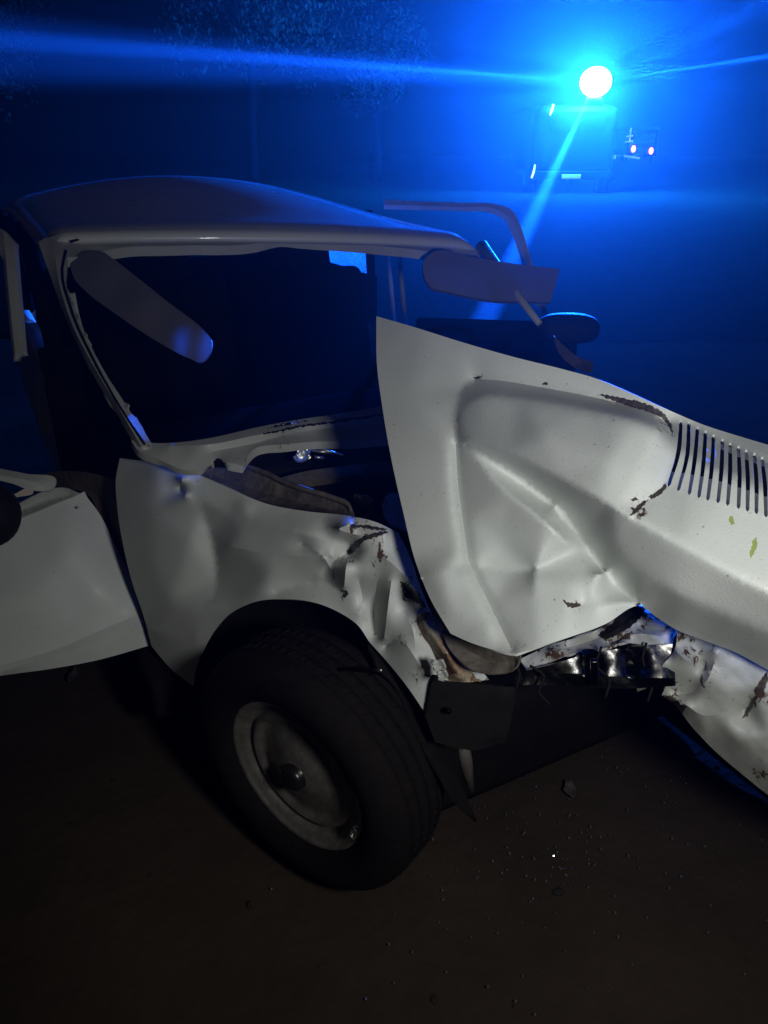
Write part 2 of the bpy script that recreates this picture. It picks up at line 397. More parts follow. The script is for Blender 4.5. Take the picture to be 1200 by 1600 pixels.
frame_b = base3((225, 690, 1.70), (75, 372, 2.10), (750, 388, 2.56))
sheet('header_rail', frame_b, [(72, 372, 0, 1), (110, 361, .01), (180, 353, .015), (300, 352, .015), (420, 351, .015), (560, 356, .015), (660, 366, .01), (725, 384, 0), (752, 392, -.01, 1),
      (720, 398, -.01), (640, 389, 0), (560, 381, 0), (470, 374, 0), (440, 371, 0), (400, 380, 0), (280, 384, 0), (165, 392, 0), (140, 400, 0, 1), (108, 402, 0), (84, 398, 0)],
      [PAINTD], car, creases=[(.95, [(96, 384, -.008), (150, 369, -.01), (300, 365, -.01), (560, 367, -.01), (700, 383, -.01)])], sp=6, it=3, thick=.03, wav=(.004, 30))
sheet('windscreen_pillar', frame_b, [(60, 378, 0, 1), (72, 372, 0), (92, 380, .01, 1), (104, 398, .01), (103, 440, .01), (118, 500, .01), (150, 565, .01), (186, 628, .01), (214, 655, 0), (236, 694, 0, 1), (240, 716, 0, 1),
      (212, 700, -.02, 1), (185, 650, -.02), (148, 590, -.02), (108, 510, -.02), (78, 430, -.02)],
      [PAINTD], car, creases=[(.95, [(86, 400, .014), (92, 440, .014), (112, 505, .016), (150, 578, .016), (190, 645, .016), (222, 700, .012)])], sp=5, it=2, thick=.03, wav=(.003, 25), scuff=[(225, 690, 40, .5)])
for nm, P in (('windscreen_seal', [(103, 392, .012), (97, 420, .014), (110, 480, .014), (148, 566, .014), (186, 634, .014), (226, 694, .01)]),
              ('windscreen_seal', [(110, 378, .012), (140, 369, .012), (200, 363, .013), (300, 360, .013), (420, 359, .013), (560, 363, .013), (660, 372, .012)])):
    obj(nm, tube_bm([W(x, y, frame_b(x, y)-h) for x, y, h in spline(P, 14)], .0035, 6), SEAL, car)
strip('blue_edge_flange', [(113, 458, -.05), (120, 490, -.05), (130, 520, -.05), (142, 540, -.05)], (9, 4), frame_b, [PAINT], car).name = 'pillar_flange'

cowl_b = base3((225, 700, 1.69), (590, 640, 1.93), (560, 700, 1.80))
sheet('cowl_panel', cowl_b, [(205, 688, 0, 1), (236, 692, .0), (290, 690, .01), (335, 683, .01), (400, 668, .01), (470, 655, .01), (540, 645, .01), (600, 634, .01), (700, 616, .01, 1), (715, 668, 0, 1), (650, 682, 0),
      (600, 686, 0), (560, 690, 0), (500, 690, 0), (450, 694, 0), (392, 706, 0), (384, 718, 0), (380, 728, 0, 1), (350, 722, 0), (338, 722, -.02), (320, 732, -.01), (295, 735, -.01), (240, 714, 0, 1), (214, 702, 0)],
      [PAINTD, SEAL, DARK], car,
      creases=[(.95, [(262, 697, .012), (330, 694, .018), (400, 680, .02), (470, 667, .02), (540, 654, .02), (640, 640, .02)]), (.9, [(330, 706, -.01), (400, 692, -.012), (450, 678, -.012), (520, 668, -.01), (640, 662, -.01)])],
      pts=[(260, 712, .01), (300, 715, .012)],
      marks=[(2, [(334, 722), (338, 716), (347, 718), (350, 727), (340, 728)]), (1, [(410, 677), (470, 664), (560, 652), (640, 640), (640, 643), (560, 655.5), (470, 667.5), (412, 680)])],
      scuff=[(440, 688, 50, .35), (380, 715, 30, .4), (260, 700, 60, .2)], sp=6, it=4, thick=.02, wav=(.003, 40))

# ---- right front wing
wing_b = base3((185, 720, 1.84), (237, 1010, 2.0), (640, 950, 1.43))
sheet('front_wing', wing_b,
      [(187, 716, -.03, 1), (230, 721, -.02), (290, 733, -.01, 1), (345, 757, -.02), (420, 788, -.02), (480, 799, -.02), (545, 806, -.02), (585, 815, -.02), (622, 832, -.04, 1), (640, 868, -.03), (662, 930, -.02), (690, 985, -.02), (720, 1015, -.02, 1),
       (698, 1040, -.02), (685, 1062, 0), (664, 1114, .02, 1), (640, 1078, .02), (610, 1040, .01), (577, 1003, .01, 1), (560, 978, .01), (530, 957, .015), (485, 940, .02), (440, 936, .02), (400, 940, .02), (365, 954, .02), (335, 985, .02), (315, 1022, .02), (305, 1050, .02), (302, 1072, .02, 1),
       (270, 1048, 0), (237, 1010, 0, 1), (225, 965, 0), (205, 905, .01), (192, 850, .01), (183, 790, .0), (181, 750, -.01)],
      [PAINT, GAP, RUST, GROOVE], car,
      creases=[(.95, [(286, 750, .03), (281, 762, -.025), (292, 775, .02)]),
               (.75, [(300, 770, .0), (350, 800, -.005), (420, 820, .015), (500, 838, .02), (545, 850, -.03)]),
               (.7, [(316, 796, -.012), (334, 860, -.046), (338, 905, -.044), (334, 940, -.006)]),
               (.6, [(336, 940, .01), (318, 965, .02), (305, 1000, .026)]),
               (.9, [(360, 853, .012), (400, 862, .018), (460, 868, .018), (520, 868, .012)]),
               (.8, [(225, 980, .014), (255, 990, .02), (300, 1010, .018)]),
               (.95, [(548, 862, -.035), (541, 885, .04), (539, 905, .042), (537, 928, .0)]),
               (.8, [(498, 905, -.006), (520, 880, -.015), (545, 862, -.03)]),
               (.7, [(430, 925, .005), (470, 912, -.012), (520, 915, -.014), (537, 928, -.005)]),
               (.9, [(590, 905, .004), (584, 950, -.026), (586, 992, -.012)]),
               (.9, [(568, 868, .02), (600, 872, .02), (625, 892, .02), (655, 930, .015)]),
               (.85, [(612, 905, .02), (606, 950, .03), (600, 1000, .025)]),
               (.9, [(545, 820, .03), (530, 826, .035), (555, 835, .02), (600, 834, .0)]),
               (.9, [(630, 910, .0), (640, 925, -.03), (662, 945, .0)]), (.9, [(600, 1010, .0), (622, 1000, .03), (650, 1030, .03), (668, 1070, .01)]), (.9, [(632, 955, .005), (645, 985, .034), (650, 1020, .028)]), (.9, [(470, 850, .01), (505, 870, .022), (520, 895, -.004)]), (.9, [(560, 905, .0), (566, 935, -.014), (562, 958, .01)])],
      pts=[(240, 800, .02), (240, 880, .024), (265, 940, .018), (420, 870, .022), (450, 840, .02), (420, 900, .018), (376, 830, .012), (298, 850, .010), (250, 735, .0), (560, 900, .02), (650, 1020, .02), (560, 940, .01), (620, 980, .03), (380, 800, .01)],
      marks=[(1, [(541, 862), (553, 846), (575, 835), (604, 829), (607, 832), (585, 840), (568, 846), (556, 860), (546, 868)]), (1, [(542, 826), (550, 819), (575, 821), (604, 826), (600, 829), (572, 826), (556, 823)]),
             (1, [(532, 923), (541, 922), (545, 929), (538, 934), (532, 934), (538, 928)]),
             (1, [(624, 908), (634, 910), (646, 922), (660, 938), (668, 952), (655, 944), (640, 930), (630, 920)]), (3, [(628, 924), (645, 928), (662, 945), (650, 942), (632, 932)])],
      scuff=[(640, 925, 40, .8), (590, 850, 45, .75), (560, 825, 40, .7), (545, 870, 30, .6), (600, 870, 40, .7), (655, 900, 30, .75), (520, 900, 30, .4), (625, 1000, 35, .7), (640, 1060, 45, .45), (535, 930, 25, .6), (600, 900, 50, .4), (660, 970, 50, .6), (285, 765, 30, .35), (430, 800, 120, .1), (340, 960, 40, .2), (560, 955, 30, .45), (310, 760, 60, .3)],
      sp=5.5, it=4, wav=(.0010, 60), rough=.0003, hs=1.25)
# dirty gutter between the wing and the inner wing
gut_b = base3((300, 735, 1.80), (550, 800, 1.60), (450, 745, 1.72))
sheet('wing_gutter', gut_b, [(296, 731, 0, 1), (340, 725, 0), (385, 729, 0), (420, 745, 0), (470, 762, 0), (520, 778, 0), (546, 790, 0), (552, 804, 0), (545, 812, -.01, 1), (480, 806, -.02), (420, 796, -.02), (345, 764, -.02)],
      [MUDDY], car, creases=[(.9, [(330, 742, -.03), (420, 772, -.035), (520, 798, -.03)])], scuff=[(400, 760, 100, .5)], sp=6, it=3, rough=.002)
obj('weld_flange', tube_bm([W(x, y, gut_b(x, y)-h) for x, y, h in spline([(376, 726, .0), (420, 742, .01), (440, 752, .012), (480, 766, .012), (520, 778, .012), (545, 790, .008), (549, 800, 0)], 10)], .0075, 6, flat=.5), MUDDY, car)

# ---- engine bay
bay_b = base3((380, 700, 1.92), (620, 690, 1.98), (560, 860, 1.75))
sheet('bulkhead', bay_b, [(330, 705, -.05, 1), (450, 680, -.05), (640, 655, -.05, 1), (720, 566, -.05, 1), (850, 592, -.05), (1010, 645, -.05, 1), (1040, 850, -.05, 1), (760, 880, -.05, 1), (640, 900, -.05), (500, 830, -.05), (360, 760, -.05)], [DARK], car, creases=[(.9, [(400, 735, 0), (640, 720, 0)])], sp=14, it=3, rough=.004)  # right-hand part, hidden behind the bonnet, added to block beacon light
sheet('bay_brace', bay_b, [(440, 746, .06, 1), (470, 738, .06), (540, 728, .06), (640, 718, .06, 1), (640, 730, .06, 1), (540, 744, .06), (480, 752, .06), (446, 755, .06, 1)], [MUDDY], car, sp=6, it=2, thick=.02)
for (x0, y0, x1, y1) in ((486, 696, 536, 712), (488, 704, 520, 708), (492, 714, 506, 716)):
    obj('link_rod', tube_bm([W(x0, y0, 1.83), W(x1, y1, 1.84)], .0035, 8), FOIL, car)
o = sheet('crushed_foil', base3((460, 690, 1.84), (500, 690, 1.84), (470, 720, 1.82)), [(457, 700, 0, 1), (462, 692, 0), (474, 690, 0), (484, 694, 0), (487, 703, 0, 1), (484, 709, 0), (486, 714, 0), (478, 719, 0), (462, 720, 0), (458, 714, 0, 1), (466, 708, 0)],
      [FOIL], car, creases=[(.9, [(462, 700, .012), (474, 697, .018), (484, 703, 0)]), (.9, [(460, 712, .0), (470, 708, -.014), (482, 711, .008)])], sp=3, it=1, rough=.004)
obj('hose_fitting', tube_bm([W(554, 776, 1.70), W(566, 781, 1.69), W(568, 782, 1.69), (W(578, 787, 1.68)), W(588, 793, 1.67)], [.007, .011, .015, .012, .007], 10), BRASS, car)
obj('coolant_hose', tube_bm([W(x, y, 1.62) for x, y in ((560, 838), (590, 800), (606, 772), (640, 760))], .022, 10), DARK, car)
sheet('torn_liner', base3((600, 790, 1.55), (640, 790, 1.55), (620, 840, 1.5)), [(596, 790, 0, 1), (606, 772, 0), (618, 770, 0), (640, 830, 0, 1), (625, 828, 0), (606, 815, 0)], [PAINTD], car, creases=[(.9, [(604, 784, .01), (618, 800, -.01), (624, 822, .01)])], sp=5, it=1, rough=.003)
eng = box_bm(K(.12, .80, .56), .42, .5, .30, Hc, Yc, .03)
obj('engine_block', eng, DARK, car)
obj('air_filter', lathe_bm([(0, .06), (.13, .06), (.14, .05), (.14, -.03), (.0, -.03)], K(.12, .82, .78), (0, 0, 1), 24), DARK, car)

# ---- bonnet
hood_b = base3((590, 495, 1.52), (1200, 700, 1.12), (800, 1020, 1.21))
SLOT_T = [(1064, 660), (1076.5, 662), (1090, 670), (1102.5, 676), (1115, 682), (1129, 689), (1141, 695), (1154, 700), (1166, 706), (1179, 711), (1191, 717), (1205, 723), (1219, 729), (1233, 735)]
SLOT_B = [(1045, 757), (1060, 764), (1077, 770), (1092, 775), (1106, 779), (1122, 783), (1137, 787), (1154, 792), (1168, 796), (1182, 800), (1197, 805), (1212, 810), (1227, 815), (1243, 820)]
def slot(t, b, w=3.4):
    bow = 5 if t[0] < 1085 else 1.5
    C = spline([(t[0], t[1], 0), (t[0]+(b[0]-t[0])*.45+bow, t[1]+(b[1]-t[1])*.45, 0), (b[0], b[1], 0)], 7)[:, :2]
    n = np.array([b[1]-t[1], t[0]-b[0]], float); n /= np.linalg.norm(n); d = np.array([b[0]-t[0], b[1]-t[1]], float); d /= np.linalg.norm(d)
    k = len(C)-1; ww = [w*(.8+.2*math.sin(math.pi*i/k)) for i in range(k+1)]
    return [tuple(c+n*q) for c, q in zip(C, ww)] + [tuple(C[-1]+d*w*1.1)] + [tuple(c-n*q) for c, q in reversed(list(zip(C, ww)))] + [tuple(C[0]-d*w*1.1)]
VENTS = [slot(t, b) for t, b in zip(SLOT_T, SLOT_B)]
hood = sheet('bonnet', hood_b,
      [(588, 494, 0, 1), (650, 512, .01), (720, 534, .01), (800, 557, .01), (880, 577, .01), (930, 591, .01), (985, 614, .01), (1050, 643, .0), (1100, 664, -.02), (1150, 680, -.04), (1210, 698, -.05), (1290, 722, -.06, 1), (1330, 900, 0, 1), (1330, 1110, -.16, 1),
       (1200, 1047, -.13), (1150, 1020, -.12), (1100, 1001, -.11), (1055, 983, -.09), (1020, 960, -.075), (1000, 944, -.05, 1), (985, 950, -.05), (950, 973, -.03), (900, 992, .0), (850, 1008, .02), (806, 1022, .03, 1), (770, 1015, .02), (735, 1004, .01), (704, 990, 0, 1),
       (672, 935, .0), (650, 880, .0), (630, 800, 0), (612, 720, 0), (598, 640, .0), (589, 570, 0)],
      [PAINT, GAP, GROOVE, MOSS], car,
      creases=[(.85, [(738, 593, -.004), (760, 593, 0), (850, 606, 0), (950, 626, .0), (1020, 646, .0), (1046, 664, -.006)]),
               (.6, [(724, 640, .022), (745, 624, .034), (800, 622, .046), (900, 636, .058), (1000, 660, .07), (1030, 672, .065)]),
               (.5, [(724, 640, .022), (718, 660, .02), (716, 690, .012)]),
               (.8, [(738, 593, .0), (722, 606, .004), (714, 630, .01), (711, 660, .005), (712, 690, 0)]),
               (.8, [(728, 690, .026), (790, 705, .055), (860, 738, .075), (930, 775, .09), (985, 808, .09)]),
               (.75, [(725, 694, .018), (770, 724, -.002), (820, 757, -.036), (872, 797, -.055), (905, 836, -.068), (940, 886, -.08), (970, 918, -.078), (998, 942, -.06)]),
               (.5, [(702, 700, .012), (706, 760, .006), (714, 820, .002), (722, 884, .002)]), (.5, [(722, 704, .006), (726, 760, -.006), (735, 820, -.012), (744, 876, -.014)]),
               (.5, [(724, 888, .004), (745, 932, .004), (770, 982, .012)]), (.5, [(744, 880, -.012), (766, 920, -.010), (790, 970, .0)]),
               (.95, [(712, 692, -.006), (716, 760, -.020), (724, 820, -.026), (733, 880, -.024)]),
               (.9, [(733, 880, -.024), (755, 925, -.020), (780, 975, -.01), (800, 1016, .012)]),
               (.8, [(728, 696, .010), (790, 768, .022), (840, 808, .024), (861, 826, .022), (885, 850, -.008)]),
               (.55, [(866, 792, -.02), (861, 826, .008), (850, 860, .004), (838, 890, .0), (835, 928, .004)]),
               (.6, [(735, 882, -.022), (790, 893, -.030), (840, 886, -.03), (880, 868, -.035), (918, 850, -.05)]),
               (.5, [(733, 880, -.024), (700, 890, .014), (655, 905, .004)]),
               (.9, [(924, 893, -.03), (936, 898, -.015), (948, 894, -.045)]),
               (.8, [(905, 946, -.02), (940, 945, -.022), (1000, 943, -.05)]),
               (.3, [(985, 808, .09), (1060, 850, .088), (1130, 890, .084), (1200, 925, .08), (1300, 965, .075)]), (.3, [(985, 880, .02), (1050, 922, .03), (1120, 955, .018), (1200, 988, .005), (1300, 1025, -.02)]),
               (.8, [(1046, 664, 0), (1050, 690, .035), (1046, 730, .05), (1030, 765, .06), (1000, 790, .075)])],
      pts=[(640, 620, .006), (700, 945, .012), (745, 975, .010), (785, 845, -.018), (890, 955, .002), (900, 905, -.014),
           (850, 680, .078), (950, 720, .09), (1000, 740, .08), (960, 850, .03), (960, 880, -.02), (1000, 915, -.01), (1100, 725, .05), (1150, 745, .05), (1200, 765, .045), (1250, 780, .04)],
      holes=VENTS,
      marks=[(1, [(932, 616), (955, 618), (990, 625), (1020, 634), (1042, 650), (1052, 672), (1051, 682), (1044, 664), (1030, 650), (1010, 642), (980, 634), (955, 625)]),
             (1, [(738, 589), (746, 587.5), (754, 588.5), (752, 591.5), (742, 591.5)]), (1, [(846, 598), (856, 598), (856, 602), (848, 601.5)]),
             (1, [(984, 806), (990, 797), (1002, 784), (1014, 780), (1004, 792), (992, 802)]), (1, [(1013, 776), (1022, 770), (1032, 764), (1042, 752), (1040, 764), (1028, 775), (1018, 780)]), (1, [(984, 780), (994, 777), (998, 780), (990, 783)]),
             (1, [(879, 937), (888, 942), (902, 941), (910, 946), (898, 950), (888, 948)]),
             (3, [(1138, 808), (1144, 806), (1148, 818), (1142, 820)]), (3, [(1176, 846), (1182, 838), (1184, 850), (1178, 866), (1172, 874), (1171, 868)])],
      scuff=[(1000, 790, 50, .55), (1040, 660, 50, .5), (950, 622, 40, .45), (900, 945, 40, .5), (1080, 690, 60, .25), (745, 588, 25, .4), (910, 615, 20, .4), (820, 1015, 40, .4), (990, 945, 30, .5), (1120, 820, 60, .2)],
      sp=5.5, it=5, wav=(.0006, 90), hs=1.22)
hood.modifiers['thickness'].material_offset = 1     # underside coloured dark to stop blue light bouncing under the bonnet
sheet('vent_tray', hood_b, [(1036, 772, .04, 1), (1054, 650, -.04, 1), (1130, 680, -.06), (1275, 728, -.085, 1), (1275, 835, .02, 1), (1150, 802, .04)], [DARK, PAINTD], hood, creases=[(.9, [(1050, 715, -.02), (1150, 740, -.03), (1270, 785, -.03)])],
      marks=[(1, [(1046, 735), (1100, 745), (1180, 770), (1270, 800), (1272, 828), (1150, 796), (1044, 764)]), (1, [(1120, 690), (1180, 715), (1240, 740), (1240, 748), (1180, 724), (1118, 698)])], sp=8, it=2)
# inner frame of the bonnet under its lower edge
in_b = base3((700, 990, 1.36), (1000, 950, 1.30), (850, 1060, 1.30))
sheet('bonnet_inner_frame', in_b, [(690, 985, 0, 1), (760, 1000, .03), (810, 1010, .03), (812, 1030, .02), (800, 1048, 0), (770, 1052, 0), (740, 1046, 0), (716, 1030, 0), (700, 1010, 0)], [MUDDY], car, creases=[(.9, [(712, 1004, .0), (760, 1030, -.02), (806, 1036, .0)])], sp=6, it=2, rough=.003)

# ---- crumpled nose
nose_b = base3((830, 1040, 1.38), (1050, 950, 1.36), (1050, 1070, 1.30))
sheet('crumpled_valance', nose_b, [(812, 1030, 0, 1), (860, 1008, 0), (920, 990, 0), (970, 960, 0), (990, 940, 0, 1), (1040, 955, 0), (1062, 975, 0), (1052, 1000, 0), (1050, 1012, 0, 1), (1000, 1008, 0), (980, 1004, .02), (940, 1014, .02), (900, 1020, .01), (850, 1040, 0), (825, 1050, 0, 1)],
      [PAINTD, DARK], car, creases=[(.9, [(860, 1018, .02), (920, 1002, -.02), (960, 985, .02), (990, 960, -.02)]), (.9, [(985, 970, .02), (1010, 982, -.02), (1050, 985, .02)]), (.9, [(950, 1005, -.01), (1000, 990, .025), (1045, 998, 0)]), (.9, [(1000, 952, .015), (1020, 968, .03), (1045, 970, -.01)])],
      marks=[(1, [(935, 992), (955, 974), (975, 952), (998, 946), (1010, 952), (1000, 966), (985, 980), (965, 992), (945, 1000)])],
      scuff=[(960, 990, 70, .9), (1010, 960, 60, .8), (860, 1025, 60, .7), (1050, 980, 50, .6)], sp=5, it=2, rough=.004)
sheet('chrome_bumper', base3((830, 1060, 1.36), (1050, 1030, 1.33), (950, 1075, 1.33)),
      [(800, 1052, 0, 1), (830, 1046, .01), (870, 1036, .02), (910, 1024, .02), (980, 1012, .02), (1052, 1006, .02, 1), (1056, 1072, 0, 1), (960, 1076, .0), (900, 1072, 0), (810, 1070, 0, 1)], [CHROME], car,
      creases=[(.9, [(815, 1060, .0), (870, 1052, .012), (940, 1056, .012), (1054, 1060, .015)]), (.9, [(915, 1024, .015), (925, 1040, -.01), (912, 1055, .015)]), (.9, [(985, 1015, .012), (990, 1040, -.006), (984, 1060, .01)])], sp=5, it=3, rough=.0010, thick=.01)
front_b = base3((1050, 1000, 1.30), (1200, 1060, 1.26), (1200, 1230, 1.35))
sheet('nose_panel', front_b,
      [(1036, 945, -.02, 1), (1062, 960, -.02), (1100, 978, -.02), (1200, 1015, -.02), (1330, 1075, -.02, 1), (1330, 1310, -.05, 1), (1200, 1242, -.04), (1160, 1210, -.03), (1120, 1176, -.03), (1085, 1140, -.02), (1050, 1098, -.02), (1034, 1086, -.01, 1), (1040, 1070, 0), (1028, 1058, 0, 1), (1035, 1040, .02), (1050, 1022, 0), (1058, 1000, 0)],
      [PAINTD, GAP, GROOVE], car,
      creases=[(.9, [(1050, 1010, .0), (1070, 1030, .03), (1100, 1042, -.01), (1110, 1050, .03)]), (.9, [(1036, 1070, .0), (1070, 1085, -.025), (1105, 1062, .03), (1118, 1030, .01)]), (.85, [(1060, 985, .0), (1085, 1010, -.02), (1120, 1020, .02)]),
               (.8, [(1165, 1110, -.02), (1180, 1070, .025), (1195, 1050, .02)]), (.9, [(1040, 1092, .0), (1065, 1098, .02), (1100, 1118, .015), (1140, 1110, .02)])],
      pts=[(1140, 1080, .03), (1150, 1150, .03), (1200, 1150, .04), (1200, 1200, .02), (1260, 1150, .04), (1100, 1130, .015)],
      marks=[(1, [(1160, 1122), (1166, 1108), (1180, 1085), (1186, 1066), (1198, 1050), (1202, 1060), (1196, 1072), (1186, 1086), (1176, 1104), (1168, 1120)]), (1, [(1034, 1088), (1046, 1086), (1060, 1096), (1072, 1104), (1066, 1116), (1052, 1104)])],
      scuff=[(1050, 1095, 50, .85), (1080, 1020, 60, .75), (1185, 1085, 45, .8), (1190, 1210, 45, .75), (1140, 1090, 40, .4), (1060, 980, 60, .8), (1100, 1050, 60, .55)], sp=5, it=3, rough=.0015, wav=(.006, 40))
# rusty chassis rail end
rail_b = base3((660, 970, 1.40), (750, 1060, 1.40), (690, 1060, 1.40))
sheet('chassis_rail', rail_b, [(645, 974, -.03, 1), (654, 960, -.01), (668, 956, .0), (684, 968, .0), (700, 990, -.0), (730, 1020, -.01), (764, 1062, -.03, 1), (730, 1066, 0), (697, 1064, -.02, 1), (690, 1040, -.02), (670, 1012, -.03), (650, 992, -.03)],
      [CREAM, RUST, GAP, PAINT], car, creases=[(.6, [(662, 972, .03), (690, 1010, .035), (720, 1058, .035)])],
      marks=[(1, [(688, 1016), (694, 1024), (704, 1018), (716, 1010), (732, 1024), (764, 1062), (735, 1065), (738, 1048), (722, 1036), (716, 1050), (700, 1056), (692, 1036)]), (2, [(646, 976), (656, 960), (672, 957), (668, 964), (656, 972), (652, 990), (664, 1004), (672, 1014), (660, 1006), (648, 990)]), (3, [(738, 1052), (750, 1048), (762, 1058), (756, 1064), (744, 1060)])],
      sp=4, it=4, rough=.0015)
for x, y, r in ((684, 1040, 14), (690, 1055, 11), (740, 1042, 8)):
    sheet('torn_flap', rail_b, [(x-r, y-r*.8, .03, 1), (x+r*.5, y-r*.5, .05, 1), (x+r, y+r*.8, .03, 1), (x-r*.3, y+r*.5, .045, 1)], [PAINTD], car, creases=[(.9, [(x-r*.5, y-r*.3, .05), (x+r*.4, y+r*.2, .02)])], sp=3, it=1)
# bits underneath
flap_b = base3((675, 1066, 1.44), (805, 1066, 1.44), (700, 1165, 1.46))
sheet('mud_flap', flap_b, [(676, 1064, .02, 1), (740, 1068, .02), (806, 1074, .02, 1), (800, 1120, .01), (790, 1160, 0, 1), (740, 1172, 0), (680, 1160, 0, 1), (664, 1118, 0, 1)], [DARK], car, creases=[(.7, [(790, 1080, .03), (784, 1150, .02)])], sp=8, it=3, thick=.03)
obj('bolt', lathe_bm([(0, .008), (.004, .007), (.006, 0), (.006, -.01)], W(701, 1111, 1.415), W(600, 900, .1)-W(701, 1111, 1.0), 12), CHROME, car)
obj('suspension_arm', tube_bm([W(722, 1150, 1.55), W(728, 1190, 1.58), W(736, 1235, 1.62)], [.011, .014, .007], 12), STEEL, car)
for P in ([(828, 1040), (850, 1056), (842, 1082), (858, 1100)], [(940, 1010), (932, 1040), (952, 1062), (946, 1090)], [(800, 1030), (812, 1052), (806, 1076)], [(1010, 1004), (1004, 1030), (1020, 1066), (1012, 1096)]):
    obj('torn_wire', tube_bm([W(x, y, 1.325) for x, y, _ in spline([(p[0], p[1], 0) for p in P], 8)], .0024, 6), DARK, car)
obj('lamp_bracket', box_bm(W(1012, 1062, 1.36), .05, .03, .004, (1, .3, .2), (0, 1, .3), .001), MUDDY, car)
obj('bumper_clamp', box_bm(W(928, 1050, 1.30), .012, .01, .05, (1, 0, .1), (0, 1, 0), .002), CHROME, car)

# ---- wheel arch liner and wheel
AX = Vector((-.60, -.80, -.03)).normalized()
WC = W(481, 1194, 1.66)
arch_b = base3((300, 1072, 2.02), (440, 940, 1.74), (660, 1110, 1.62))
sheet('wheel_arch_liner', arch_b, [(296, 1085, -.02, 1), (300, 1040, -.02), (318, 990, -.03), (350, 950, -.04), (400, 930, -.05), (450, 926, -.05), (500, 934, -.05), (545, 955, -.05), (590, 1000, -.04), (670, 1115, -.03, 1), (690, 1180, -.2, 1), (480, 1120, -.25), (330, 1130, -.2, 1)],
      [DARK], car, pts=[(450, 1030, -.22), (360, 1030, -.15), (540, 1040, -.15)], sp=12, it=6)
sheet('loose_arch_strip', base3((580, 1010, 1.52), (740, 1280, 1.55), (600, 1060, 1.50)), [(577, 1004, 0, 1), (600, 1026, .0), (640, 1080, .0), (668, 1118, .01), (700, 1180, .01), (745, 1282, 0, 1), (722, 1262, 0), (690, 1215, .01), (650, 1140, .02), (612, 1066, .01), (590, 1045, 0, 1)], [DARK], car,
      creases=[(.7, [(590, 1025, .02), (640, 1100, .03), (700, 1205, .025)])], sp=6, it=2, thick=.006)
strip('bent_trim', [(528, 1046, .0), (555, 1046, .003), (580, 1048, .003), (596, 1051, 0)], (5, 9), base3((528, 1046, 1.50), (596, 1051, 1.49), (560, 1080, 1.5)), [CHROME], car, ridge=.003, sp=3)
wheel = bpy.data.objects.new('wheel', None)
wheel_o = obj('wheel', lathe_bm([(.03, .040), (.05, .037), (.075, .028), (.098, .018), (.114, .014), (.125, .018), (.133, .026), (.138, .025), (.145, .016), (.151, .014), (.158, .024), (.164, .032), (.170, .034), (.176, .040), (.181, .045), (.184, .042), (.184, .036)], WC, AX, 96), STEEL, car)
bpy.data.objects.remove(wheel)
tyre_prof = [(.178, .034), (.183, .046), (.196, .058), (.215, .068), (.236, .070), (.255, .066), (.270, .058), (.281, .046), (.288, .030)]
full = tyre_prof + [(.2895, .02), (.284, .019), (.284, .013), (.290, .012), (.290, -.01), (.285, -.011), (.285, -.017), (.2905, -.018), (.2905, -.04), (.285, -.041), (.285, -.047), (.290, -.048), (.290, -.07), (.284, -.071), (.284, -.077), (.288, -.078), (.281, -.1), (.262, -.122), (.23, -.13), (.19, -.12), (.17, -.1), (.15, -.1)]
ty = obj('tyre', lathe_bm(full, WC, AX, 120), RUBBER, wheel_o)
bm = bmesh.new(); s_ = AX.orthogonal().normalized(); t_ = AX.cross(s_)
for k in range(72):
    a = 2*math.pi*k/72; r = s_*math.cos(a) + t_*math.sin(a); tg = AX.cross(r)
    for h in (.002, -.029, -.059): box_bm(WC + r*.2895 + AX*h + tg*.004*random.uniform(-1, 1), .004, .017, .006, tg, AX + tg*.4, 0, bm)
obj('tread_block', bm, RUBBER, wheel_o)['kind'] = 'stuff'
obj('hub_cap', lathe_bm([(0, .062), (.020, .061), (.027, .057), (.030, .05), (.031, .03), (.036, .026)], WC, AX, 32), mat('black_hub_plastic', (.012, .011, .011), .28), wheel_o)
obj('rim_weight', box_bm(WC + (s_*math.cos(2.2)+t_*math.sin(2.2))*.172+AX*.047, .012, .03, .008, AX, s_*-math.sin(2.2)+t_*math.cos(2.2), .002), FOIL, wheel_o)
obj('brake_drum', lathe_bm([(0, -.01), (.11, -.01), (.12, -.02), (.12, -.09), (0, -.09)], WC, AX, 32), DARK, car)

# ---- near front door, hanging open
door_b = base3((237, 1008, 2.03), (0, 1056, 1.93), (100, 760, 2.02))
door = sheet('front_door', door_b,
      [(132, 768, -.0, 1), (122, 772, .0), (60, 800, .0), (20, 815, .0), (-140, 880, 0, 1), (-320, 1000, 0, 1), (-300, 1130, 0, 1), (0, 1056, 0), (80, 1045, 0), (150, 1032, 0), (236, 1008, -.01, 1), (224, 968, -.005), (205, 905, 0), (180, 852, .0), (155, 802, 0), (137, 778, 0, 1)],
      [PAINT, GAP], car,
      creases=[(.9, [(216, 962, .0), (180, 975, .006), (100, 1010, .008), (0, 1040, .008), (-200, 1090, .008)]), (.9, [(222, 980, .01), (180, 994, .016), (100, 1020, .018), (0, 1050, .016)]), (.6, [(136, 785, .0), (80, 815, .008), (10, 845, .01)])],
      pts=[(100, 860, .03), (60, 930, .035), (150, 930, .025), (-100, 980, .03)],
      marks=[(1, [(117, 791), (121, 790), (122, 794), (118, 795)])], scuff=[(130, 785, 40, .3), (215, 900, 40, .25), (60, 900, 200, .08)], sp=7, it=5, wav=(.004, 70), thick=.03)
sheet('door_upper_skin', door_b, [(24, 790, .0, 1), (75, 766, .0), (92, 762, 0), (126, 771, .01, 1), (90, 785, .01), (50, 802, .01), (24, 812, .01, 1)], [PAINTD], door, creases=[(.8, [(24, 800, -.015), (70, 782, -.015), (110, 772, -.01)])], sp=5, it=2)
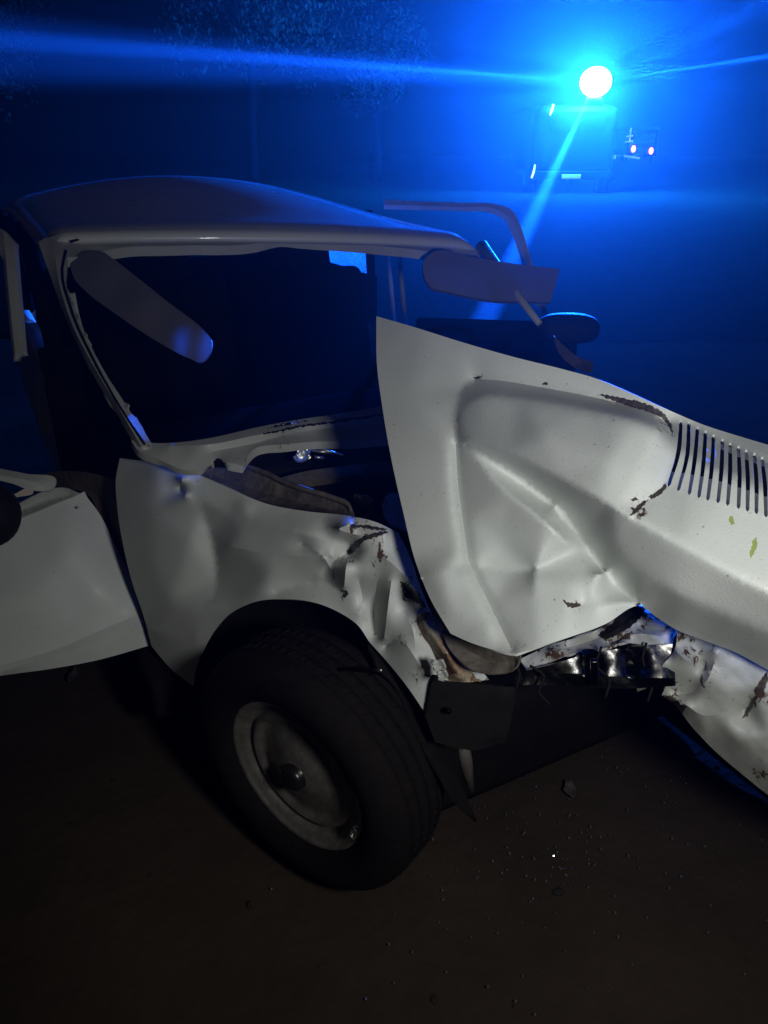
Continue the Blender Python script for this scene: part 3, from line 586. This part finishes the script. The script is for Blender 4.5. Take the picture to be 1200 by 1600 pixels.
sheet('door_sill_bar', door_b, [(-60, 716, .02, 1), (0, 732, .02), (40, 740, .02), (88, 752, .02), (86, 760, .02), (50, 766, .03), (20, 756, .03), (-60, 740, .03, 1)], [PAINTD, SEAL], door, creases=[(.9, [(-60, 730, .03), (0, 742, .035), (60, 754, .03)])], sp=5, it=2, thick=.02, scuff=[(10, 736, 20, .6)])
sheet('door_hinge_trim', base3((100, 740, 2.06), (185, 740, 1.95), (205, 890, 2.06)), [(58, 742, 0, 1), (96, 736, .0), (130, 738, 0), (180, 750, 0, 1), (190, 830, 0), (206, 905, 0, 1), (190, 875, 0), (160, 815, 0), (136, 772, 0), (92, 760, 0)], [TRIM], door, creases=[(.8, [(100, 748, .01), (150, 772, -.02), (185, 860, .01)])], sp=6, it=2, rough=.003)
sheet('handle_plate', door_b, [(22, 772, .03, 1), (50, 763, .03), (52, 768, .03), (26, 777, .03, 1)], [mat('cream_plate', (.55, .45, .38), .6)], door, sp=4, it=1)
post_b = base3((10, 370, 2.15), (30, 560, 2.06), (-60, 450, 2.15))
sheet('quarter_window_post', post_b, [(-40, 352, 0, 1), (8, 361, .0), (22, 376, .01, 1), (30, 470, .01), (36, 552, .01, 1), (22, 566, .0, 1), (16, 520, 0), (8, 440, 0), (2, 400, 0), (-40, 375, 0, 1)], [PAINTD], door, creases=[(.9, [(6, 364, .014), (12, 440, .016), (24, 560, .012)])], sp=5, it=2, thick=.02)
obj('door_frame', tube_bm([W(-30, 362, 2.15), W(-120, 380, 2.12), W(-230, 600, 2.02), W(-260, 940, 1.95)], .02, 10), PAINTD, door)
obj('door_mirror', lathe_bm([(0, .05), (.05, .045), (.075, .025), (.082, 0), (.078, -.03), (.05, -.06), (0, -.07)], W(-24, 806, 1.88), (.25, -1, .2), 28), SEAL, door)
sheet('door_glass_remains', base3((40, 720, 2.1), (0, 600, 2.2), (120, 700, 2.1)), [(62, 680, 0, 1), (66, 585, 0), (68, 584, 0, 1), (78, 676, 0, 1)], [mat('dusty_glass', (.02, .022, .025), .35)], door, sp=8, it=1, thick=.003)
# near side of the body behind the door, rear quarter
for nm, f0, f1 in (('rear_door', -1.25, -1.98), ('rear_quarter', -1.99, -2.85)):
    obj(nm, box_bm(K((f0+f1)/2, -.06, .56), abs(f1-f0), .07, .56, Hc, Yc, .03), PAINT, car)
obj('sill', box_bm(K(-.62, -.02, .25), 1.25, .1, .12, Hc, Yc, .02), DARK, car)
obj('boot', box_bm(K(-2.55, .62, .62), .62, 1.34, .42, Hc, Yc, .06, seg=3), PAINT, car)
obj('door_pillar', tube_bm([K(-1.2, -.04, .8), roof_pt(.0, .38)], .03, 8), INT, car)
for s, y in ((.0, -.04), (1, 1.36)):
    obj('rear_pillar', tube_bm([K(-2.3, y, .82), roof_pt(s, .97)], [.04, .035], 8), INT, car)  # white body pillars coloured black to stand for the shade on them
# cabin
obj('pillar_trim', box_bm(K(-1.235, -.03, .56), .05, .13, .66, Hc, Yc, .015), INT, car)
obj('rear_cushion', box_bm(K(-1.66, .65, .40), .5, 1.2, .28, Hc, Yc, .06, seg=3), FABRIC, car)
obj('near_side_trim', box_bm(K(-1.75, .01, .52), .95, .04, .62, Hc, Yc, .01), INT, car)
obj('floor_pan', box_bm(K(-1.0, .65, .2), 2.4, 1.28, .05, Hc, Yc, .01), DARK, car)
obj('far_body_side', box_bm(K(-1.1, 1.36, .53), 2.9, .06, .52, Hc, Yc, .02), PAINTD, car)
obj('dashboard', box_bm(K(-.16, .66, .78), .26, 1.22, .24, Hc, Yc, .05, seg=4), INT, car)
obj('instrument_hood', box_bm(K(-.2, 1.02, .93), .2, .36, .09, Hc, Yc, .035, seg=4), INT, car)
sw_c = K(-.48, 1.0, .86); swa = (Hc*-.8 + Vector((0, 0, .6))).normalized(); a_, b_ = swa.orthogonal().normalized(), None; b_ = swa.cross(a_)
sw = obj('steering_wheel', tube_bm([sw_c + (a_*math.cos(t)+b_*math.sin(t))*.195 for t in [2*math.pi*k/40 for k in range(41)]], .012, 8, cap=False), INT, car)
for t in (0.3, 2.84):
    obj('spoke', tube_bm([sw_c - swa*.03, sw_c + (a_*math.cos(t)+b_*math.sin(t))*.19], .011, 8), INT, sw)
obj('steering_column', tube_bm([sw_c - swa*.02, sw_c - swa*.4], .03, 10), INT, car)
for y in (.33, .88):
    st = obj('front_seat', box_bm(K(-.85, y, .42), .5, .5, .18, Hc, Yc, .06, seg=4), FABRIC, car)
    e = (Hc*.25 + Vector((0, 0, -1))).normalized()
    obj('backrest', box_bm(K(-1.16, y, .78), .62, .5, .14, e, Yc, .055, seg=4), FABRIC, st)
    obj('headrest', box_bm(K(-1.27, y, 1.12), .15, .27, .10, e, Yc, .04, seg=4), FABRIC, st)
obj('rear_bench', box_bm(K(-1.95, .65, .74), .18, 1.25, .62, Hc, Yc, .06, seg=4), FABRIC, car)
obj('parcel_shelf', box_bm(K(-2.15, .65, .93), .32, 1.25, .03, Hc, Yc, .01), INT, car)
gl = bpy.data.materials.new('window_glass'); gl.use_nodes = True
pg = gl.node_tree.nodes['Principled BSDF']; pg.inputs['Transmission Weight'].default_value = 1; pg.inputs['Roughness'].default_value = .03; pg.inputs['IOR'].default_value = 1.05; pg.inputs['Base Color'].default_value = (.8, .9, .92, 1)
bm = bmesh.new(); q = [K(-2.28, .04, .95), K(-2.28, 1.28, .95), roof_pt(.94, .97), roof_pt(.06, .97)]
bm.faces.new([bm.verts.new(v) for v in q]); o = obj('rear_window', bm, gl, car); md = o.modifiers.new('t', 'SOLIDIFY'); md.thickness = .004
dew = bpy.data.materials.new('dewy_glass'); dew.use_nodes = True; nd = dew.node_tree; nd.nodes.clear()
do, dm, dt, dl = nd.nodes.new('ShaderNodeOutputMaterial'), nd.nodes.new('ShaderNodeMixShader'), nd.nodes.new('ShaderNodeBsdfTransparent'), nd.nodes.new('ShaderNodeBsdfTranslucent')
dn, dr = nd.nodes.new('ShaderNodeTexNoise'), nd.nodes.new('ShaderNodeMapRange'); dn.inputs['Scale'].default_value = 60; dr.inputs['From Min'].default_value = .35; dr.inputs['From Max'].default_value = .75; dr.inputs['To Min'].default_value = .06; dr.inputs['To Max'].default_value = .35
dl.inputs[0].default_value = (.7, .8, .9, 1); nd.links.new(dn.outputs['Fac'], dr.inputs['Value']); nd.links.new(dr.outputs[0], dm.inputs[0]); nd.links.new(dt.outputs[0], dm.inputs[1]); nd.links.new(dl.outputs[0], dm.inputs[2]); nd.links.new(dm.outputs[0], do.inputs[0])
bm = bmesh.new(); bm.faces.new([bm.verts.new(v) for v in (K(-2.2, 1.33, .99), K(-1.52, 1.33, .99), K(-1.52, 1.31, 1.24), K(-2.1, 1.30, 1.24))])
o = obj('rear_side_window', bm, dew, car); md = o.modifiers.new('t', 'SOLIDIFY'); md.thickness = .004
obj('rear_side_trim', box_bm(K(-1.86, 1.34, .885), .74, .03, .21, Hc, Yc, .01), INT, car)
obj('far_pillar', tube_bm([K(-1.49, 1.33, .8), K(-1.49, 1.31, 1.26)], .02, 8), INT, car)
for f in (-1.36, -1.26):
    obj('door_frame', tube_bm([K(f, 1.37, .80), K(f-.03, 1.34, 1.2)], .011, 8), PAINTD, car)
# sun visors
vis_b = base3((110, 400, 2.08), (330, 540, 2.02), (160, 470, 2.06))
sheet('sun_visor', vis_b, [(112, 404, 0), (135, 393, .0), (163, 394, 0, 1), (200, 422, 0), (260, 470, 0), (322, 520, .0), (330, 530, 0), (325, 556, 0), (314, 566, 0), (296, 560, 0), (240, 530, 0), (180, 490, 0), (135, 456, 0), (116, 435, 0)], [VISOR], car,
      pts=[(150, 420, .012), (220, 470, .014), (290, 530, .012)], sp=6, it=8, thick=.011)['label'] = 'sun visor hanging loose by one corner across the windscreen opening'
obj('visor_rod', tube_bm([W(104, 396, 2.11), W(112, 400, 2.09), W(122, 412, 2.08)], .005, 8), CHROME, car)
vis2 = base3((665, 400, 2.42), (875, 420, 2.46), (700, 470, 2.40))
sheet('sun_visor', vis2, [(664, 404, 0), (676, 394, 0), (740, 402, 0), (810, 413, .0), (874, 420, 0, 1), (868, 445, 0), (860, 472, 0, 1), (830, 471, 0), (780, 470, 0), (700, 456, 0), (672, 448, 0)], [VISORF], car, pts=[(720, 430, .01), (820, 444, .01)], sp=7, it=8, thick=.018)
# far windscreen pillar and far door
obj('windscreen_pillar', tube_bm([FH, W(815, 470, 2.42), W(843, 506, 2.36)], [.022, .012, .010], 10), PAINTD, car)
fd_b = base3((640, 320, 3.25), (800, 330, 3.12), (850, 495, 3.08))
fdoor = obj('far_door', box_bm(W(770, 600, 3.05), .62, .05, .50, W(850, 500, 3.0)-W(690, 495, 3.1), (.3, 1, 0), .02), INT, car)
sheet('far_door_window_frame', fd_b, [(600, 312, 0, 1), (640, 314, 0), (720, 317, 0), (778, 320, 0), (798, 327, 0), (812, 350, 0), (826, 392, 0), (844, 450, 0), (860, 500, 0, 1), (842, 500, 0, 1), (828, 455, 0), (812, 400, 0), (798, 362, 0), (786, 342, 0), (770, 334, 0), (720, 330, 0), (640, 328, 0), (600, 327, 0, 1)], [PAINTD], fdoor,
      creases=[(.9, [(600, 320, .012), (720, 324, .012), (778, 328, .012), (800, 344, .012), (818, 395, .012), (848, 490, .012)])], sp=6, it=2, thick=.03)
bm = bmesh.new(); bmesh.ops.create_icosphere(bm, subdivisions=3, radius=1)
for v in bm.verts:
    q = Vector([math.copysign(abs(c)**.75, c) for c in v.co]); v.co = W(888, 513, 2.55) + Vector((1, .1, -.03))*q.x*.105 + Vector((0, 1, 0))*q.y*.06 + Vector((.03, .1, 1))*q.z*.047
obj('far_mirror', bm, SEAL, car)
sheet('far_wing_edge', base3((870, 530, 2.3), (915, 570, 2.25), (880, 560, 2.3)), [(864, 524, 0, 1), (880, 540, 0), (900, 556, 0), (925, 566, 0, 1), (925, 580, 0), (886, 566, 0), (872, 550, 0)], [MUDDY], car, sp=6, it=2)  # muddy colour stands in for the shade on this white edge
obj('far_front_wing', box_bm(K(.58, 1.36, .40), 1.17, .07, .76, Hc, Yc, .033, seg=4), PAINT, car)  # carried down to the ground to block beacon light under the car

obj('far_wing_blocker', box_bm(K(.56, 1.30, .335), 1.09, .05, .66, Hc, Yc, .02), DARK, car)  # dark box added inside the far wing as a light block
obj('crossmember', box_bm(K(.30, .78, .20), .40, 1.0, .30, Hc, Yc, .04), DARK, car)
obj('gearbox', box_bm(K(-.35, .72, .22), .9, .3, .22, Hc, Yc, .06), DARK, car)
# ------------------------------------------------------------------ debris lying about
for i, (x, y, s, m, lab) in enumerate(((115, 1057, .022, TRIM, 'small pale torn scrap lying under the open car door'), (935, 1105, .028, TRIM, 'curled brown leaf lying in front of the bumper'), (890, 1235, .018, MUDDY, 'bent metal bracket lying on the dirt in front of the car'))):
    p = WZ(x, y, .02); bm = bmesh.new(); n = 6
    g = [[bm.verts.new(p + Vector(((i2/n-.5)*2*s*(1-.7*abs(j/n-.5)*2), (j/n-.5)*3*s, .25*s*math.sin(i2*1.3)+.4*s*(j/n-.5)**2*4 + .002))) for i2 in range(n+1)] for j in range(n+1)]
    for j in range(n):
        for k in range(n): bm.faces.new((g[j][k], g[j][k+1], g[j+1][k+1], g[j+1][k]))
    o = obj(('paint_scrap', 'dead_leaf', 'metal_bracket')[i], bm, m); md = o.modifiers.new('t', 'SOLIDIFY'); md.thickness = .002
    tag(o, lab, ('scrap', 'leaf', 'bracket')[i])

# ------------------------------------------------------------------ vehicles in the dark
BODYD = mat('dark_vehicle_paint', (.004, .004, .006), .6, spec=.1)
WHITEL = mat('glowing_strip', (.8, .8, .8), .5, emit=(.75, .9, 1), strength=1.2)  # for reflective strips: own glow in place of the light they return
PLATE = mat('glowing_reflector', (.8, .8, .8), .5, emit=(.45, .6, 1), strength=.22)  # emission stands in for light returned by plate and reflectors
RED = mat('lit_red_lamp', (.5, .02, .02), .4, emit=(1, .12, .08), strength=14)
GLASSD = mat('dark_glass', (.01, .012, .015), .1)
tr = empty('emergency_truck', (5.25, 25.5, 0), 'dark boxy emergency truck under the blazing blue beacon', 'truck')
obj('body', box_bm((5.25, 25.6, 1.40), 2.3, 4.2, 1.75, bev=.32, seg=4), BODYD, tr)
obj('bumper', box_bm((5.25, 23.45, .52), 2.3, .15, .22, bev=.03), BODYD, tr)
obj('rear_window', box_bm((5.25, 23.49, 1.85), 1.5, .02, .5, bev=.005), BODYD, tr)
for x in (4.2, 6.3):
    obj('wheel', lathe_bm([(0, .13), (.28, .13), (.42, .11), (.45, .0), (.42, -.13), (0, -.13)], (x, 24.3, .45), (1, 0, 0), 28), RUBBER, tr)
obj('reflective_strip', tube_bm([(4.44, 23.3, 2.00), (4.48, 23.3, 2.13), (4.51, 23.3, 2.27)], [.02, .04, .025], 8), WHITEL, tr)
obj('reflective_strip', tube_bm([(4.08, 23.3, .46), (4.12, 23.3, .60), (4.15, 23.3, .80)], [.03, .03, .015], 8), WHITEL, tr)
obj('licence_plate', box_bm((5.18, 23.33, .50), .52, .02, .11, bev=.003), PLATE, tr)
obj('beacon_base', lathe_bm([(0, .2), (.2, .2), (.24, .1), (.24, 0), (0, 0)], BEACON-Vector((0, 0, .55)), (0, 0, 1), 28), BODYD, tr)
bm = bmesh.new(); bmesh.ops.create_icosphere(bm, subdivisions=3, radius=.38, matrix=Matrix.Translation(BEACON) @ Matrix.Diagonal((1.05, 1, .92, 1)))
obj('beacon_lamp', bm, mat('blue_beacon_light', (.1, .3, .9), .3, emit=(.006, .135, 1), strength=7200), tr)
for i, (aim, size, en) in enumerate(ADDED_BEAMS):
    d = (Vector(aim)-BEACON).normalized()
    lamp('added_beam', 'SPOT', BEACON + d*.5, en, (.004, .10, 1), BEACON+d*5, spot_size=math.radians(size), spot_blend=1, shadow_soft_size=(.02 if size < 5 else .15))
van = empty('distant_van', (16.05, 53, 0), 'far van stopped on the road with two glowing red tail lamps', 'van')
obj('body', box_bm((16.05, 55, 1.1), 1.9, 4, 1.6, bev=.15, seg=3), BODYD, van)
obj('rear_window', box_bm((16.05, 53.0, 1.35), 1.3, .04, .5, bev=.01), GLASSD, van)
for x in (15.45, 16.55):
    bm = bmesh.new(); bmesh.ops.create_icosphere(bm, subdivisions=2, radius=.16, matrix=Matrix.Translation((x, 52.95, .74 - (x-15.45)*.1)) @ Matrix.Diagonal((.8, .6, 1.2, 1)))
    obj('tail_lamp', bm, RED, van)
obj('bumper_reflector', box_bm((15.4, 52.9, +.28), 1.0, .05, .12, bev=.01, ex=(1, 0, -.12), ey=(0, 1, 0)), PLATE, van)
obj('reflector', box_bm((14.3, 52.9, .28), .22, .05, .22, bev=.05), PLATE, van)
mk = bmesh.new()
for z, w in ((1.75, .12), (1.45, .42), (1.15, .5)): box_bm((15.1, 52.9, z), w, .04, .09, bev=0, bm=mk, ex=(1, 0, .15), ey=(0, 1, 0))
box_bm((15.13, 52.9, 1.5), .08, .04, .8, bev=0, bm=mk)
obj('rear_marking', mk, PLATE, van)
for x in (15.25, 16.85):
    obj('wheel', lathe_bm([(0, .1), (.2, .1), (.3, .08), (.32, 0), (.3, -.1), (0, -.1)], (x, 53.8, .32), (1, 0, 0), 20), RUBBER, van)

# ------------------------------------------------------------------ trees along the verge
BARK = mat('bark', (.008, .007, .006), .9, spec=.0, nscale=8, ncol=(.004, .003, .003), bump=.6)
LEAF = mat('leaf', (.009, .013, .005), .6, spec=.1, nscale=3, ncol=(.02, .024, .01))
def tree(x, y, h, r, n, label, lean=0):
    t = empty('roadside_tree', (x, y, 0), label, 'tree', 'trees behind the crash')
    bm = tube_bm([(x, y, 0), (x+lean*.3, y, h*.3), (x+lean, y, h*.62), (x+lean*1.2, y, h*.9)], [.16*h/6, .12*h/6, .08*h/6, .02], 9)
    lims = []
    for k in range(9):
        a = random.uniform(0, 6.28); z0 = h*random.uniform(.28, .7); e = Vector((x+lean*.6+math.cos(a)*r*.75, y+math.sin(a)*r*.75, z0+h*random.uniform(.05, .22)))
        tube_bm([(x+lean*z0/h, y, z0), ((x+lean*.6+e.x)/2, (y+e.y)/2, (z0+e.z)/2+.1), e], [.05*h/6, .03*h/6, .01], 6, bm); lims.append(e)
    obj('trunk', bm, BARK, t)
    V, Fc = [], []
    cl = [(e, random.uniform(.35, .6)*r) for e in lims] + [(Vector((x+lean+random.gauss(0, r*.4), y+random.gauss(0, r*.4), h*random.uniform(.4, 1))), r*random.uniform(.3, .5)) for _ in range(9)]
    for k in range(n):
        c, rr = random.choice(cl); d = Vector((random.gauss(0, 1), random.gauss(0, 1), random.gauss(0, .8))).normalized()*rr*random.random()**.45
        p = c + d; a = Vector((random.gauss(0, 1), random.gauss(0, 1), random.gauss(0, 1))).normalized(); b = a.orthogonal().normalized(); s = random.uniform(.05, .11)
        i = len(V); V += [p-a*s, p+b*s*.45, p+a*s, p-b*s*.45]; Fc.append((i, i+1, i+2, i+3))
    me = bpy.data.meshes.new('crown'); me.from_pydata(V, [], Fc); link('crown', me, LEAF, t)
for a in ((-11.5, 18, 7.0, 2.6, 5200, 'broad dark tree at the far left edge of the verge', 0), (-4.2, 27, 7.4, 2.3, 3800, 'bushy tree behind the left half of the car roof', .3), (-.2, 30, 6.6, 1.9, 2400, 'thin leafy tree behind the middle of the car roof', -.2),
          (-14, 30, 8, 3, 4200, 'tall tree far off beyond the left edge', 0)):
    tree(*a)
bm = bmesh.new(); hx = [-33+3*i for i in range(25)]  # ridge added to cover the sky glow behind the trees
prof = [(69.5, 0), (70.5, .75), (71.8, 1), (73.2, .7), (73.6, 0)]
g = [[bm.verts.new((x, y, q*(14+2*mnoise.noise((x*.09, 3, 0))+.8*mnoise.noise((x*.5, 3, 7))))) for x in hx] for y, q in prof]
for j in range(len(prof)-1):
    for i in range(len(hx)-1): bm.faces.new((g[j][i], g[j][i+1], g[j+1][i+1], g[j+1][i]))
tag(obj('added_ridge', bm, mat('dark_ridge', (.004, .005, .003), 1, spec=0)), None, None, kind='structure')

# ------------------------------------------------------------------ haze lit by the beacon
hz = bpy.data.materials.new('haze_air'); hz.use_nodes = True; nt = hz.node_tree; nt.nodes.clear()
out = nt.nodes.new('ShaderNodeOutputMaterial'); pv = nt.nodes.new('ShaderNodeVolumePrincipled')
pv.inputs['Color'].default_value = (.9, .92, .95, 1); pv.inputs['Density'].default_value = .0012; pv.inputs['Anisotropy'].default_value = .8; pv.inputs['Density Attribute'].default_value = ''
nt.links.new(pv.outputs[0], out.inputs['Volume']); 
try: hz.cycles.homogeneous_volume = True
except Exception: pass
tag(obj('haze', box_bm((4, 32, 7.2), 78, 84, 16.4, bev=0), hz, smooth=False), None, None, kind='stuff')
